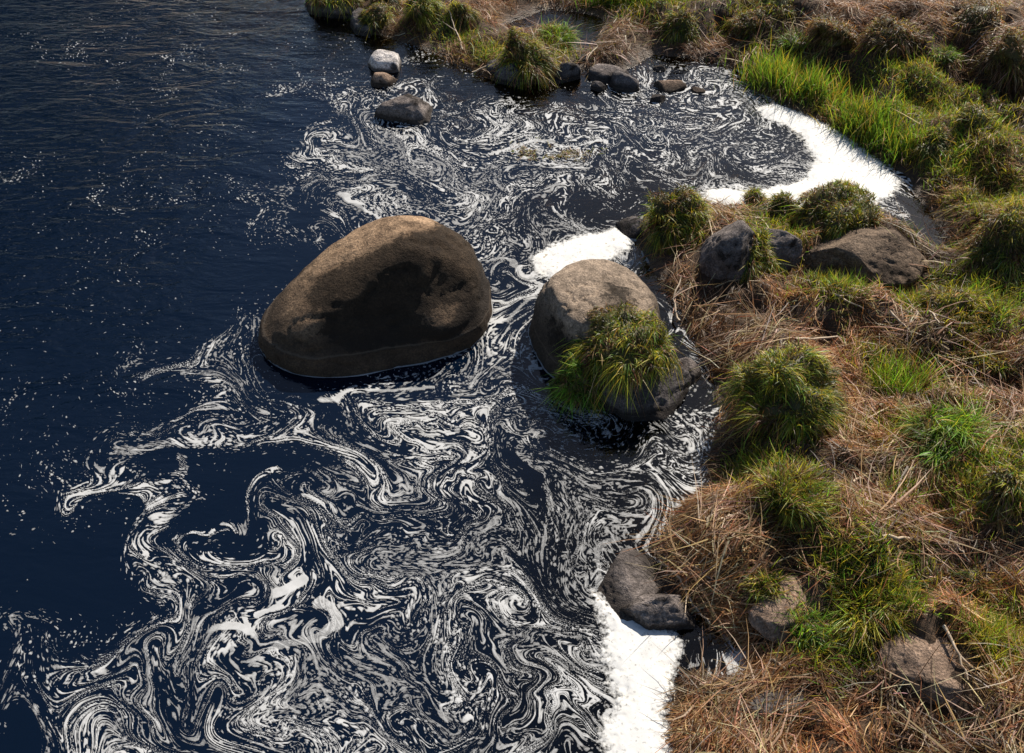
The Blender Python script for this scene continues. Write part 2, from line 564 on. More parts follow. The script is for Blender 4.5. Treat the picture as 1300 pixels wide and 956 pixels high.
def round_rocks(p):
    """no flow through the boulders and the shore: the stream function levels out there"""
    for (ox, oy, ra, rb) in ((478, 405, 0.76, 0.62), (748, 440, 0.48, 0.52)):
        cx, cy = px2w(ox, oy)
        d = np.maximum(np.hypot((GX - cx) / ra, (GY - cy) / rb) - 1, 0)
        p0 = p[int((cy - vy_) / vst), int((cx - vx_) / vst)]
        p = p0 + (p - p0) * (1 - np.exp(-(d / 0.45) ** 1.5))
    return p.mean() + (p - p.mean()) * (0.15 + 0.85 * sstep(0.0, 0.45, off))


for k in range(3):
    FLOW.append(None)
    p_ = round_rocks(psi + 0.30 * fbm2(GX * 1.25 + 0.3 * GY, GY * 1.25, 2, 371 + 7 * k) + calm * (0.021 * vn2(GX * 3.4, GY * 3.4, 177 + 5 * k) + 0.0055 * vn2(GX * 9.5, GY * 9.5, 277 + 5 * k)))
    FLOW[k] = (np.gradient(p_, vst, axis=0), -np.gradient(p_, vst, axis=1))


def vel(X, Y, ph):
    fx, fy = np.clip((X - vx_) / vst, 0, len(gxs) - 1.01), np.clip((Y - vy_) / vst, 0, len(gys) - 1.01)
    i, j = fx.astype(np.int32), fy.astype(np.int32)
    fx, fy = fx - i, fy - j
    k = j * len(gxs) + i
    a, b, c, d = (1 - fx) * (1 - fy), fx * (1 - fy), (1 - fx) * fy, fx * fy
    n = len(gxs)
    f, g = FLOW[ph][0].ravel(), FLOW[ph][1].ravel()
    return (f[k] * a + f[k + 1] * b + f[k + n] * c + f[k + n + 1] * d, g[k] * a + g[k + 1] * b + g[k + n] * c + g[k + n + 1] * d)


CST, FST = 2.1, 0.7                                                     # sampling steps (coarse for the drift, fine for the outline)
cu, cv = np.arange(-60, 1262, CST), np.arange(-30, 1002, CST)
CU, CV = np.meshgrid(cu, cv)
AX, AY = px2w(CU, CV)
AX, AY = AX.copy(), AY.copy()
X0, Y0 = AX.copy(), AY.copy()
snap = {}
DT = 0.075
for k in range(1, 67):
    ph = min((k - 1) // 22, 2)
    a, b = vel(AX, AY, ph)
    a, b = vel(AX - 0.5 * DT * a, AY - 0.5 * DT * b, ph)
    AX, AY = AX - DT * a, AY - DT * b
    if k in (7, 13, 26, 66):
        snap[k] = (AX.copy(), AY.copy())
fu, fv = np.arange(cu[0], cu[-1] - 3, FST), np.arange(cv[0], cv[-1] - 3, FST)
FU, FV = np.meshgrid(fu, fv)


def up(A):
    """coarse sheet to the fine one"""
    fx, fy = (fu - cu[0]) / CST, (fv - cv[0]) / CST
    i, j = fx.astype(int), fy.astype(int)
    R = A[:, i] * (1 - (fx - i)) + A[:, i + 1] * (fx - i)
    t = (fy - j)[:, None]
    return R[j] * (1 - t) + R[j + 1] * t


FX, FY = px2w(FU, FV)
QA, QB, QC = [tuple(map(up, snap[k])) for k in (7, 26, 66)]


def strokes(u, v, X, Y):
    """foam streaks and foam-free water drawn in plan: (points in pixels, half width m, cover, soft edge)"""
    return [([(612, 326), (640, 328), (655, 340), (672, 362), (664, 385), (645, 405), (615, 402)], 0.030, 0.9),
            ([(612, 372), (640, 382), (662, 376)], 0.022, 0.9),
            ([(398, 507), (440, 503), (500, 496), (560, 488)], 0.020, 0.95),
            ([(430, 255), (455, 262)], 0.045, 1.0), ([(455, 268), (480, 275)], 0.03, 0.95),
            ([(350, 745), (382, 745)], 0.045, 1.0), ([(340, 775), (352, 768)], 0.035, 1.0), ([(285, 795), (330, 797)], 0.030, 1.0),
            ([(790, 705), (825, 668), (860, 640), (895, 612)], 0.055, 0.83), ([(760, 757), (792, 705)], 0.035, 0.86), ([(835, 655), (850, 610), (900, 590)], 0.08, 0.75),
            ([(640, 190), (680, 178), (730, 184), (770, 200)], 0.035, 0.9), ([(700, 345), (672, 352), (660, 340)], 0.03, 0.95),
            ([(340, 455), (336, 425), (350, 395), (380, 350), (400, 315), (425, 290)], 0.05, 0.45),
            ([(100, 640), (140, 600), (180, 580), (240, 570), (290, 555)], 0.06, 0.75), ([(140, 610), (175, 640), (190, 690), (200, 720)], 0.05, 0.78),
            ([(250, 690), (300, 655), (345, 610)], 0.03, 0.6), ([(190, 628), (230, 615), (245, 590)], 0.025, 0.55), ([(395, 560), (430, 600), (420, 650), (370, 690), (290, 710)], 0.06, 0.6),
            ([(380, 700), (440, 660), (490, 600), (500, 550)], 0.06, 0.72), ([(150, 850), (250, 790), (330, 740), (400, 700)], 0.05, 0.72),
            ([(610, 640), (560, 690), (620, 770), (690, 790)], 0.05, 0.70), ([(630, 700), (690, 640), (720, 590), (700, 550)], 0.035, 0.85),
            ([(450, 590), (540, 590), (620, 600)], 0.035, 0.75), ([(560, 760), (575, 830), (565, 900)], 0.04, 0.85), ([(410, 770), (440, 800), (420, 830), (370, 820)], 0.04, 0.9)]


def drawn(X, Y):
    D = np.zeros(X.shape)
    for pts, hw, val in strokes(0, 0, 0, 0):
        w = [px2w(*p) for p in pts]
        d = np.full(X.shape, 9.0)
        for a, b in zip(w[:-1], w[1:]):
            d = np.minimum(d, seg_dist(X, Y, a, b))
        D = np.maximum(D, val * sstep(hw * 1.5, hw * 0.6, d))
    return D


HOLES = [(215, 605, 0.22), (285, 640, 0.26), (330, 605, 0.14), (245, 665, 0.15), (690, 605, 0.13), (600, 655, 0.06), (735, 262, 0.16), (780, 250, 0.12), (60, 740, 0.35),
         (400, 330, 0.12), (290, 350, 0.5), (120, 440, 0.3), (655, 690, 0.07), (700, 118, 0.22)]

MATS = [([(666, 326), (700, 310), (740, 296), (780, 287), (815, 298), (806, 318), (775, 332), (740, 352), (700, 362), (678, 352)], 'thick white foam mat between the smaller boulder and the inlet mouth'),
        ([(950, 138), (985, 131), (1030, 146), (1075, 172), (1112, 198), (1150, 232), (1135, 252), (1095, 270), (1050, 275), (1000, 275), (950, 270), (905, 262), (880, 258), (900, 237), (960, 240), (1000, 234), (1020, 224), (1031, 205), (1025, 185), (1005, 165), (972, 152)],
         'crescent of thick white foam along the sedge edge of the backwater'),
        ([(750, 752), (780, 768), (800, 780), (845, 795), (876, 815), (866, 860), (858, 905), (872, 1000), (772, 1000), (754, 930), (770, 880), (752, 840), (764, 800)],
         'thick white foam mat trapped below the angular shore rock')]

# coarse cover, taken a little downstream so that its edges curl with the eddies
bu, bv = w2px(*snap[13])
DC = dens_at(bu, bv)
for (hx, hy, r) in HOLES:
    cx, cy = px2w(hx, hy)
    DC = DC * (1 - 0.93 * np.exp(-(((snap[7][0] - cx) ** 2 + (snap[7][1] - cy) ** 2) / r ** 2) ** 2))
DC = np.maximum(DC, drawn(*snap[7]))
for pts, lab in MATS:
    DC = np.maximum(DC, 0.84 * sstep(-0.30, -0.02, sd_poly(snap[7][0], snap[7][1], [tuple(map(float, px2w(*p))) for p in pts])))
SHC = shore_raw(X0, Y0)
DF, SH = up(DC), up(SHC)

n1 = 0.26 * vn2(QC[0] * 17, QC[1] * 17, 81) + 0.52 * vn2(QC[0] * 40, QC[1] * 40, 82) + 0.17 * vn2(QB[0] * 70, QB[1] * 70, 83) + 0.05 * vn2(QA[0] * 80, QA[1] * 80, 85)
grey = 0.35 + 0.9 * sstep(0.38, 0.62, fbm2(QB[0] * 3.1, QB[1] * 3.1, 3, 86))      # thicker and thinner foam
qs = np.quantile(n1[::7, ::7], np.linspace(0, 1, 65))
n1 = np.interp(n1, qs, np.linspace(0, 1, 65))
pock = fbm2(QB[0] * 2.4, QB[1] * 2.4, 3, 87)                             # darker pockets and denser bands
kind = sstep(0.40, 0.60, fbm2(QA[0] * 1.5, QA[1] * 1.5, 3, 89))        # 1: drawn-out lines, 0: separate flakes
DL = np.where(DF > 0.85, DF, np.minimum(np.clip(DF * (0.36 + 1.15 * pock), 0, 1), 0.74))
line = n1 - (1 - DL * (0.52 + 0.22 * kind))
line = np.where(DF > 0.85, np.maximum(line, (DF - 0.85) * 3), line) - 0.5 * sstep(0.42, 0.20, DF)


def specks(qx, qy, cell, D, seed):
    """scattered flakes, each an irregular oval"""
    sx, sy = qx / cell, qy / cell
    sx = sx + 0.35 * (vn2(qx * 60, qy * 60, seed) - 0.5)
    sy = sy + 0.35 * (vn2(qx * 60, qy * 60, seed + 1) - 0.5)
    ix, iy = np.floor(sx).astype(np.int64), np.floor(sy).astype(np.int64)
    best = np.full(qx.shape, -1.0)
    for dx in (-1, 0, 1):
        for dy in (-1, 0, 1):
            jx, jy = ix + dx, iy + dy
            a, b = (jx * 3 + seed * 5) & 255, (jy * 7 + seed * 11) & 255
            r1, r2, r3 = _TAB[a, b], _TAB[b, (a + 91) & 255], _TAB[(a + 57) & 255, (b + 33) & 255]
            r4 = _TAB[(b + 13) & 255, (a + 171) & 255]
            rad = np.where(r3 < np.clip(D * 2.2, 0, 1), (0.10 + 0.38 * r4 * r4) * (0.62 + 0.38 * sstep(0.1, 0.35, D)) + 0.12 * D, -1)
            best = np.maximum(best, rad - np.hypot(sx - jx - r1, sy - jy - r2))
    return best


clump = sstep(0.45, 0.72, fbm2(QB[0] * 2.2, QB[1] * 3.0, 3, 91))
DS = np.where(DF < 0.25, DF * (0.8 + 2.6 * clump), DF)
DP = np.clip(DS * (0.35 + 1.1 * pock), 0, 1) * (1 - 0.85 * kind * sstep(0.25, 0.45, DF))
s1 = specks(QA[0], QA[1], 0.027, DP * 0.60, 3)
s2 = specks(QB[0], QB[1], 0.019, DP * 0.5, 5)
field = np.maximum(np.maximum(line * 1.3, s1), s2)
field = np.where(SH > 0.05, -1, field)
field = np.where(np.hypot(FX - px2w(912, 828)[0], FY - px2w(912, 828)[1]) < 0.24, field - 0.35, field)      # the puddle behind the shore rock stays clear


def marching(U, V, X, Y, F, zf):
    """triangles where F > 0, cut exactly along F = 0; X, Y plan, zf height from F"""
    ny, nx = F.shape
    idx = np.arange(nx * ny).reshape(ny, nx)
    q00, q10, q11, q01 = idx[:-1, :-1].ravel(), idx[:-1, 1:].ravel(), idx[1:, 1:].ravel(), idx[1:, :-1].ravel()
    T = np.concatenate([np.stack([q00, q11, q10], 1), np.stack([q00, q01, q11], 1)])
    f = F.ravel()
    P = np.stack([X.ravel(), Y.ravel(), zf(F).ravel()], 1)
    ins = f[T] > 0
    cnt = ins.sum(1)
    full = T[cnt == 3]
    used = np.unique(full)
    remap = np.full(nx * ny, -1, np.int64)
    remap[used] = np.arange(len(used))
    Vs, As, Fs = [P[used]], [f[used]], [remap[full]]
    base = len(used)

    def cut(a, b):
        t = (f[a] / (f[a] - f[b]))[:, None]
        return P[a] * (1 - t) + P[b] * t
    for n_in in (1, 2):
        S = T[cnt == n_in]
        I = ins[cnt == n_in]
        odd = I if n_in == 1 else ~I
        k = odd.argmax(1)
        r = np.arange(len(S))
        a, b, c = S[r, k], S[r, (k + 1) % 3], S[r, (k + 2) % 3]
        if n_in == 1:
            V3 = np.stack([P[a], cut(a, b), cut(a, c)], 1).reshape(-1, 3)
            z0 = np.zeros(len(S))
            Vs.append(V3)
            As.append(np.stack([f[a], z0, z0], 1).ravel())
            Fs.append(np.arange(len(V3)).reshape(-1, 3) + base)
            base += len(V3)
        else:
            V4 = np.stack([P[b], P[c], cut(c, a), cut(b, a)], 1).reshape(-1, 3)
            z0 = np.zeros(len(S))
            Vs.append(V4)
            As.append(np.stack([f[b], f[c], z0, z0], 1).ravel())
            q = np.arange(len(V4)).reshape(-1, 4) + base
            Fs += [q[:, [0, 1, 2]], q[:, [0, 2, 3]]]
            base += len(V4)
    return np.concatenate(Vs), np.concatenate(As), np.concatenate(Fs)


fV, fA, fF = marching(FU, FV, FX, FY, np.where(field > 0, field * grey, field), lambda F: 0.003 + 0.0015 * np.clip(F * 3, 0, 1))
me = mesh_from('foam', fV, F3=fF, attrs={'thick': np.clip(0.04 + fA * 2.4, 0, 1)})
tag(link('foam', me, M_FOAM), 'white foam streaks and flakes marbling the dark water', kind='stuff')
print('foam tris', len(fF))

for pts, lab in MATS:
    w = [tuple(map(float, px2w(*p))) for p in pts]
    us, vs = [p[0] for p in pts], [p[1] for p in pts]
    U, V = np.meshgrid(np.arange(min(us) - 12, max(us) + 12, 1.4), np.arange(min(vs) - 12, max(vs) + 12, 1.4))
    X, Y = px2w(U, V)
    F = sd_poly(X, Y, w) + 0.09 * (fbm2(X * 4, Y * 2, 3, 107) - 0.5) + 0.07 * (fbm2(X * 9, Y * 9, 4, 101) - 0.5) + 0.03 * (vn2(X * 45, Y * 45, 103) - 0.5)
    z = lambda F: 0.008 + 0.012 * sstep(0, 0.14, F) + 0.003 * fbm2(X * 9, Y * 9, 2, 105) * sstep(0, 0.05, F)
    mV, mA, mF = marching(U, V, X, Y, F, z)
    tag(link('foam_mat', mesh_from('foam_mat', mV, F3=mF, attrs={'thick': np.clip(mA / 0.07, 0, 1)}), M_MAT), lab, 'foam', 'thick foam mats at the shore')

# ------------------------------------------------------------------ rocks
def ico(sub):
    import bmesh
    bm = bmesh.new()
    bmesh.ops.create_icosphere(bm, subdivisions=sub, radius=1.0)
    P = np.array([v.co[:] for v in bm.verts])
    T = np.array([[v.index for v in f.verts] for f in bm.faces])
    bm.free()
    return P, T


_ICO = {}


def rock_mesh(name, size, rotz=0, cuts=(), rough=0.10, seed=0, sub=5, warp=None, lichen=None, fine=0.02, freq=1.5, soft=0.03):
    if sub not in _ICO:
        _ICO[sub] = ico(sub)
    P, T = _ICO[sub]
    P = P.copy()
    N = P.copy()
    d = fbm3(P * freq + 20, 4, seed) - 0.5
    P = P + N * (d * rough * 2.4)[:, None]
    for (n, dist, k) in cuts:
        n = np.array(n, float)
        n /= np.linalg.norm(n)
        e = P @ n - dist
        P = P - n[None, :] * (np.where(e > 0, e - soft * (1 - np.exp(-np.maximum(e, 0) / soft)), 0) * k)[:, None]
    P = P + N * ((fbm3(P * 6 + 40, 3, seed + 9) - 0.5) * fine * 2 + (fbm3(P * 17 + 40, 2, seed + 13) - 0.5) * fine * 0.7)[:, None]
    pit = fbm3(P * np.array([2.2, 2.2, 3.5]) + 11, 3, seed + 17)
    P = P - N * (1.6 * fine * np.exp(-((pit - 0.5) / 0.018) ** 2))[:, None]      # cracks
    if warp is not None:
        P = warp(P)
    L = lichen(P) if lichen is not None else np.zeros(len(P))
    P = P * np.array(size)
    c, s = math.cos(rotz), math.sin(rotz)
    P = np.stack([P[:, 0] * c - P[:, 1] * s, P[:, 0] * s + P[:, 1] * c, P[:, 2]], 1)
    return mesh_from(name, P, F3=T, attrs={'lichen': L})


def warp_big(P):
    x, y, z = P[:, 0], P[:, 1], P[:, 2]
    k = 0.86 + 0.21 * np.minimum(x, 0.7)                                     # taller towards the far right end, tapering to the toe at the left
    z = np.where(z > -0.2, (z + 0.2) * k - 0.2, z)
    y = y * (0.92 + 0.10 * x)
    b = np.exp(-(((x - 0.33) / 0.22) ** 2 + ((z - 0.26) / 0.16) ** 2)) * (y < 0)      # the knob on the shaded face
    y = y - 0.17 * b
    led = 1 + 0.045 * sstep(0.17, 0.11, z + 0.02 * np.sin(5 * x))              # ledge worn at the high water line
    return np.stack([x * led, y * led, z], 1)


def lich_shade_big(P):
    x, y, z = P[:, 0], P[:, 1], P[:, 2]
    face = sstep(0.42, -0.22, y + 0.60 * (z - 0.58)) * sstep(-0.05, 0.30, z) * sstep(-0.85, -0.35, x)  # lichen spread up to the ridge, with the face's shade painted in
    knob = np.exp(-(((x - 0.33 - 0.4 * (z - 0.3)) / 0.24) ** 2 + ((z - 0.33) / 0.09) ** 2)) * (y < 0)  # lichen left out to paint the knob's top as lit
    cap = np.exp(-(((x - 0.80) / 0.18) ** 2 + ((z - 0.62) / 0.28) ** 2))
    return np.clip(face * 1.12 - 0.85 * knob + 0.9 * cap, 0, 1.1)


bx, by = px2w(483, 401)
big = link('river_boulder', rock_mesh('river_boulder', (0.81, 0.66, 0.73), math.radians(25), [((-0.05, -0.82, 0.50), 0.66, 0.75), ((-0.40, 0.15, 0.9), 0.66, 0.55), ((0.9, -0.3, 0.1), 0.86, 0.5)],
           0.05, 3, 6, warp_big, lich_shade_big, 0.016, 1.2, 0.05), M_BOULDER, None, (bx, by, 0.05))
tag(big, 'large egg-shaped brown granite boulder standing alone in the water', 'boulder')


def lich_two(P):
    x, y, z = P[:, 0], P[:, 1], P[:, 2]
    return np.clip(0.75 * np.exp(-(((x + 0.45) / 0.3) ** 2 + ((z - 0.45) / 0.25) ** 2)) + 0.7 * np.exp(-(((x - 0.35) / 0.35) ** 2 + ((z - 0.75) / 0.22) ** 2)) * (y < 0.2), 0, 1)


bx2, by2 = px2w(752, 432)
b2 = link('shore_boulder', rock_mesh('shore_boulder', (0.46, 0.54, 0.57), math.radians(-8), [((0.1, 0.1, 1), 0.66, 0.75), ((-0.8, -0.5, 0.25), 0.72, 0.6), ((0.3, -0.85, 0.5), 0.72, 0.5)], 0.08, 8, 6, None, lich_two, 0.02, 1.4), M_BOULDER2, None, (bx2, by2, 0.02))
tag(b2, 'rounded grey-brown boulder with a grass clump hanging over it', 'boulder')

# thin line of foam where the two boulders meet the water
for ob, lab in ((big, 'thin foam line round the foot of the large boulder'), (b2, 'thin foam line round the foot of the grassy boulder')):
    co = np.array([v.co[:] for v in ob.data.vertices]) + np.array(ob.location[:])
    an = np.arctan2(co[:, 1] - ob.location[1], co[:, 0] - ob.location[0])
    rr = np.hypot(co[:, 1] - ob.location[1], co[:, 0] - ob.location[0])
    nb = 240
    rad = np.zeros(nb)
    band_ = np.abs(co[:, 2]) < 0.03
    for k in range(nb):
        dd = np.abs((an - (-math.pi + 2 * math.pi * (k + 0.5) / nb) + math.pi) % (2 * math.pi) - math.pi)
        m_ = band_ & (dd < 0.05)
        rad[k] = rr[m_].mean() if m_.any() else rr[band_].mean()
    rad = np.convolve(np.r_[rad[-3:], rad, rad[:3]], np.ones(7) / 7, 'valid')
    th = -math.pi + 2 * math.pi * (np.arange(nb) + 0.5) / nb
    wd = 0.004 + 0.014 * np.maximum(vn2(th * 4 + 9, th * 0 + 3, 5) - 0.35, 0)
    In, Ou = rad - 0.02, rad + wd
    V = np.concatenate([np.stack([ob.location[0] + q * np.cos(th), ob.location[1] + q * np.sin(th), np.full(nb, 0.005)], 1) for q in (In, Ou)])
    i = np.arange(nb)
    F = np.stack([i, i + nb, (i + 1) % nb + nb, (i + 1) % nb], 1)
    tag(link('foam_line', mesh_from('foam_line', V, F4=F, attrs={'thick': np.full(2 * nb, 0.45)}), M_FOAM), lab, kind='stuff')

ROCKS = [  # pixel at the foot's centre, size px (across), depth ratio, height ratio, turn, material, seed, name, label
    (818, 500, 112, 0.75, 0.72, 0.2, M_DARK, 21, 'dark low rock at the foot of the grass-covered boulder'),
    (868, 480, 46, 0.9, 0.7, 0.6, M_GREY, 22, 'small grey rock wedged between grassy boulder and dry straw'),
    (490, 82, 40, 1.3, 0.75, 1.2, M_PALE, 23, 'pale rock in the channel with one sunlit white side'),
    (488, 103, 36, 0.8, 0.55, 0.2, M_TAN, 24, 'low tan rock touching the pale rock in the channel'),
    (517, 145, 74, 0.85, 0.50, -0.35, M_GREY, 25, 'dark grey oblong rock lying alone upstream of the eddy'),
    (770, 97, 56, 0.7, 0.40, 0.1, M_GREY, 26, 'flat grey slab, topmost of the rock pile off the islet'),
    (794, 110, 46, 0.8, 0.60, 0.1, M_DARK, 27, 'dark rounded rock in front of the flat slab'),
    (759, 112, 20, 0.9, 0.7, 0.4, M_DARK, 28, 'little black stone beside the dark rounded rock'),
    (848, 111, 38, 0.7, 0.45, 0.0, M_TAN, 29, 'low tan stone standing clear in the bright shallows'),
    (834, 127, 20, 0.9, 0.8, 0.3, M_DARK, 30, 'little dark pointed stone just below the low tan stone'),
    (885, 116, 18, 0.9, 0.5, 0.0, M_TAN, 31, 'tiny brown stone nearest the sedge in bright shallows'),
    (838, 88, 18, 0.8, 0.5, 0.0, M_DARK, 32, 'tiny flat dark stone close to the tussock reflection'),
    (904, 71, 16, 0.9, 0.7, 0.0, M_DARK, 33, 'tiny black stone on the far edge of the backwater'),
    (740, 77, 16, 0.9, 0.7, 0.0, M_DARK, 34, 'tiny dark stone at the mouth of the back pool'),
    (718, 95, 36, 0.9, 0.75, 0.2, M_DARK, 35, 'dark mossy rock under the end of the islet tussock'),
    (655, 98, 44, 0.8, 0.6, 0.2, M_DARK, 48, 'dark wet rock at the water under the islet tussock'),
    (805, 290, 50, 0.9, 0.60, 0.3, M_DARK, 36, 'dark smooth rock at the water beside the thick tussock'),
    (925, 318, 84, 0.8, 0.80, 0.15, M_GREY, 37, 'grey dome-shaped rock behind the short tuft'),
    (985, 318, 62, 0.8, 0.70, -0.3, M_GREY, 38, 'low grey rock whose top shows beside the short tuft'),
    (1100, 326, 136, 0.62, 0.42, 0.0, M_BROWN, 55, 'broad brown rock below the wide tussock on the bank'),
    (803, 745, 108, 0.85, 0.32, 0.5, M_GREY, 40, 'rough grey shore rock partly covered by dry straw'),
    (832, 782, 112, 0.55, 0.42, -0.25, M_GREY, 41, 'angular grey shore rock casting its shadow on white foam'),
    (1000, 774, 92, 0.9, 0.34, 0.35, M_TAN, 42, 'tilted brown rock half sunk among green tufts'),
    (1182, 850, 108, 0.9, 0.32, -0.3, M_TAN, 43, 'pale brown rock in the dry straw below the big loose tussock'),
    (955, 888, 120, 0.6, 0.20, 0.05, M_DARK, 44, 'straw-covered low rock beside the dark puddle'),
    (425, 8, 76, 0.9, 0.5, 0.0, M_DARK, 45, 'dark grass-topped rock farthest out in the channel'),
    (466, 34, 50, 0.9, 0.75, 0.1, M_DARK, 46, 'dark rock standing at the water below the upper tussocks'),
    (635, 85, 30, 0.9, 0.5, 0.1, M_DARK, 47, 'small dark rock under the straw edge of the islet'),
]
KEEP = []                                                              # straw does not grow on the rocks
for (px, py, wpx, dr, hr, rz, mt, sd, lab) in ROCKS:
    X, Y, Z = px2ground(px, py)
    hw = wpx * pxscale(px, py, Z) / 2
    if wpx > 40 and 'straw-covered' not in lab:
        KEEP.append((X, Y - 0.12 * hw, hw * 1.15, hw * (dr * 1.0 + 0.3)))
    rs = np.random.RandomState(sd)
    cuts = []
    for k in range(11):
        n = rs.normal(size=3)
        n[2] = abs(n[2]) * 0.8
        cuts.append((n, 0.52 + 0.36 * rs.rand(), 0.95))
    me = rock_mesh('rock', (hw * 1.25, hw * dr * 1.25, hw * hr * 1.5), rz, cuts, 0.16, sd, 5 if wpx > 60 else 4, None,
                   (lambda P, s=sd: 0.55 * sstep(0.55, 0.7, fbm3(P * 1.7 + 5, 3, s)) * (P[:, 2] > 0)), 0.035, 1.6)
    tag(link('rock', me, mt, None, (X, Y, Z - hw * hr * 0.12)), lab, 'rock', 'rocks along the shore')

# ------------------------------------------------------------------ blades
def jit(n, a, b):
    return a + (b - a) * RS.rand(n)


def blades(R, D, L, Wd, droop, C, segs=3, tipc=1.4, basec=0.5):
    """curved tapering strips. R roots, D unit growth directions, L lengths, Wd widths, droop, C colours"""
    n = len(R)
    side = np.cross(D, np.array([0, 0, 1.0])) + RS.normal(size=(n, 3)) * 0.35
    side /= np.linalg.norm(side, axis=1)[:, None] + 1e-9
    bend = RS.normal(size=(n, 3)) * 0.26
    V, Cc = [], []
    for k in range(segs + 1):
        t = k / segs
        c = R + D * (L * t)[:, None] + bend * (L * t * t)[:, None]
        c[:, 2] -= L * droop * t * t
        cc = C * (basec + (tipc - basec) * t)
        if k < segs:
            w = (Wd * (1 - 0.75 * t ** 1.5) / 2)[:, None] * side
            V += [c - w, c + w]
            Cc += [cc, cc]
        else:
            V.append(c)
            Cc.append(cc)
    m = 2 * segs + 1
    P = np.stack(V, 1).reshape(-1, 3)
    Cc = np.stack(Cc, 1).reshape(-1, 3)
    b = (np.arange(n) * m)[:, None]
    q = [np.concatenate([b + 2 * k, b + 2 * k + 1, b + 2 * k + 3, b + 2 * k + 2], 1) for k in range(segs - 1)]
    t3 = np.concatenate([b + 2 * segs - 2, b + 2 * segs - 1, b + 2 * segs], 1)
    return P, t3, (np.concatenate(q) if q else np.zeros((0, 4), int)), Cc


def pal(n, cols, wts):
    cols = np.array(cols)
    k = RS.choice(len(cols), n, p=np.array(wts) / np.sum(wts))
    return cols[k] * (0.7 + 0.6 * RS.rand(n))[:, None] * (1 + 0.12 * RS.normal(size=(n, 3)))


GRN, YGR, DGR = (0.13, 0.20, 0.022), (0.33, 0.29, 0.03), (0.055, 0.10, 0.016)
BGR, BRN, TAN, RUS, PALE = (0.16, 0.30, 0.028), (0.09, 0.047, 0.021), (0.41, 0.275, 0.14), (0.25, 0.12, 0.047), (0.56, 0.44, 0.28)
STY = {'mix': ([GRN, YGR, DGR, BRN, TAN], [4, 6, 1.5, 1.2, .6]), 'olive': ([YGR, GRN, BRN, TAN, DGR], [4, 2, 2, .8, 1]), 'fresh': ([BGR, GRN, YGR, TAN], [5, 4, 1.5, .3]),
       'dull': ([DGR, YGR, BRN, RUS, TAN], [2, 2, 3, 1, 1]), 'brown': ([BRN, RUS, TAN, YGR, GRN], [4, 3, 2, 1, .5]), 'yellow': ([YGR, TAN, GRN, BRN], [5, 1, 1.5, 1.5])}


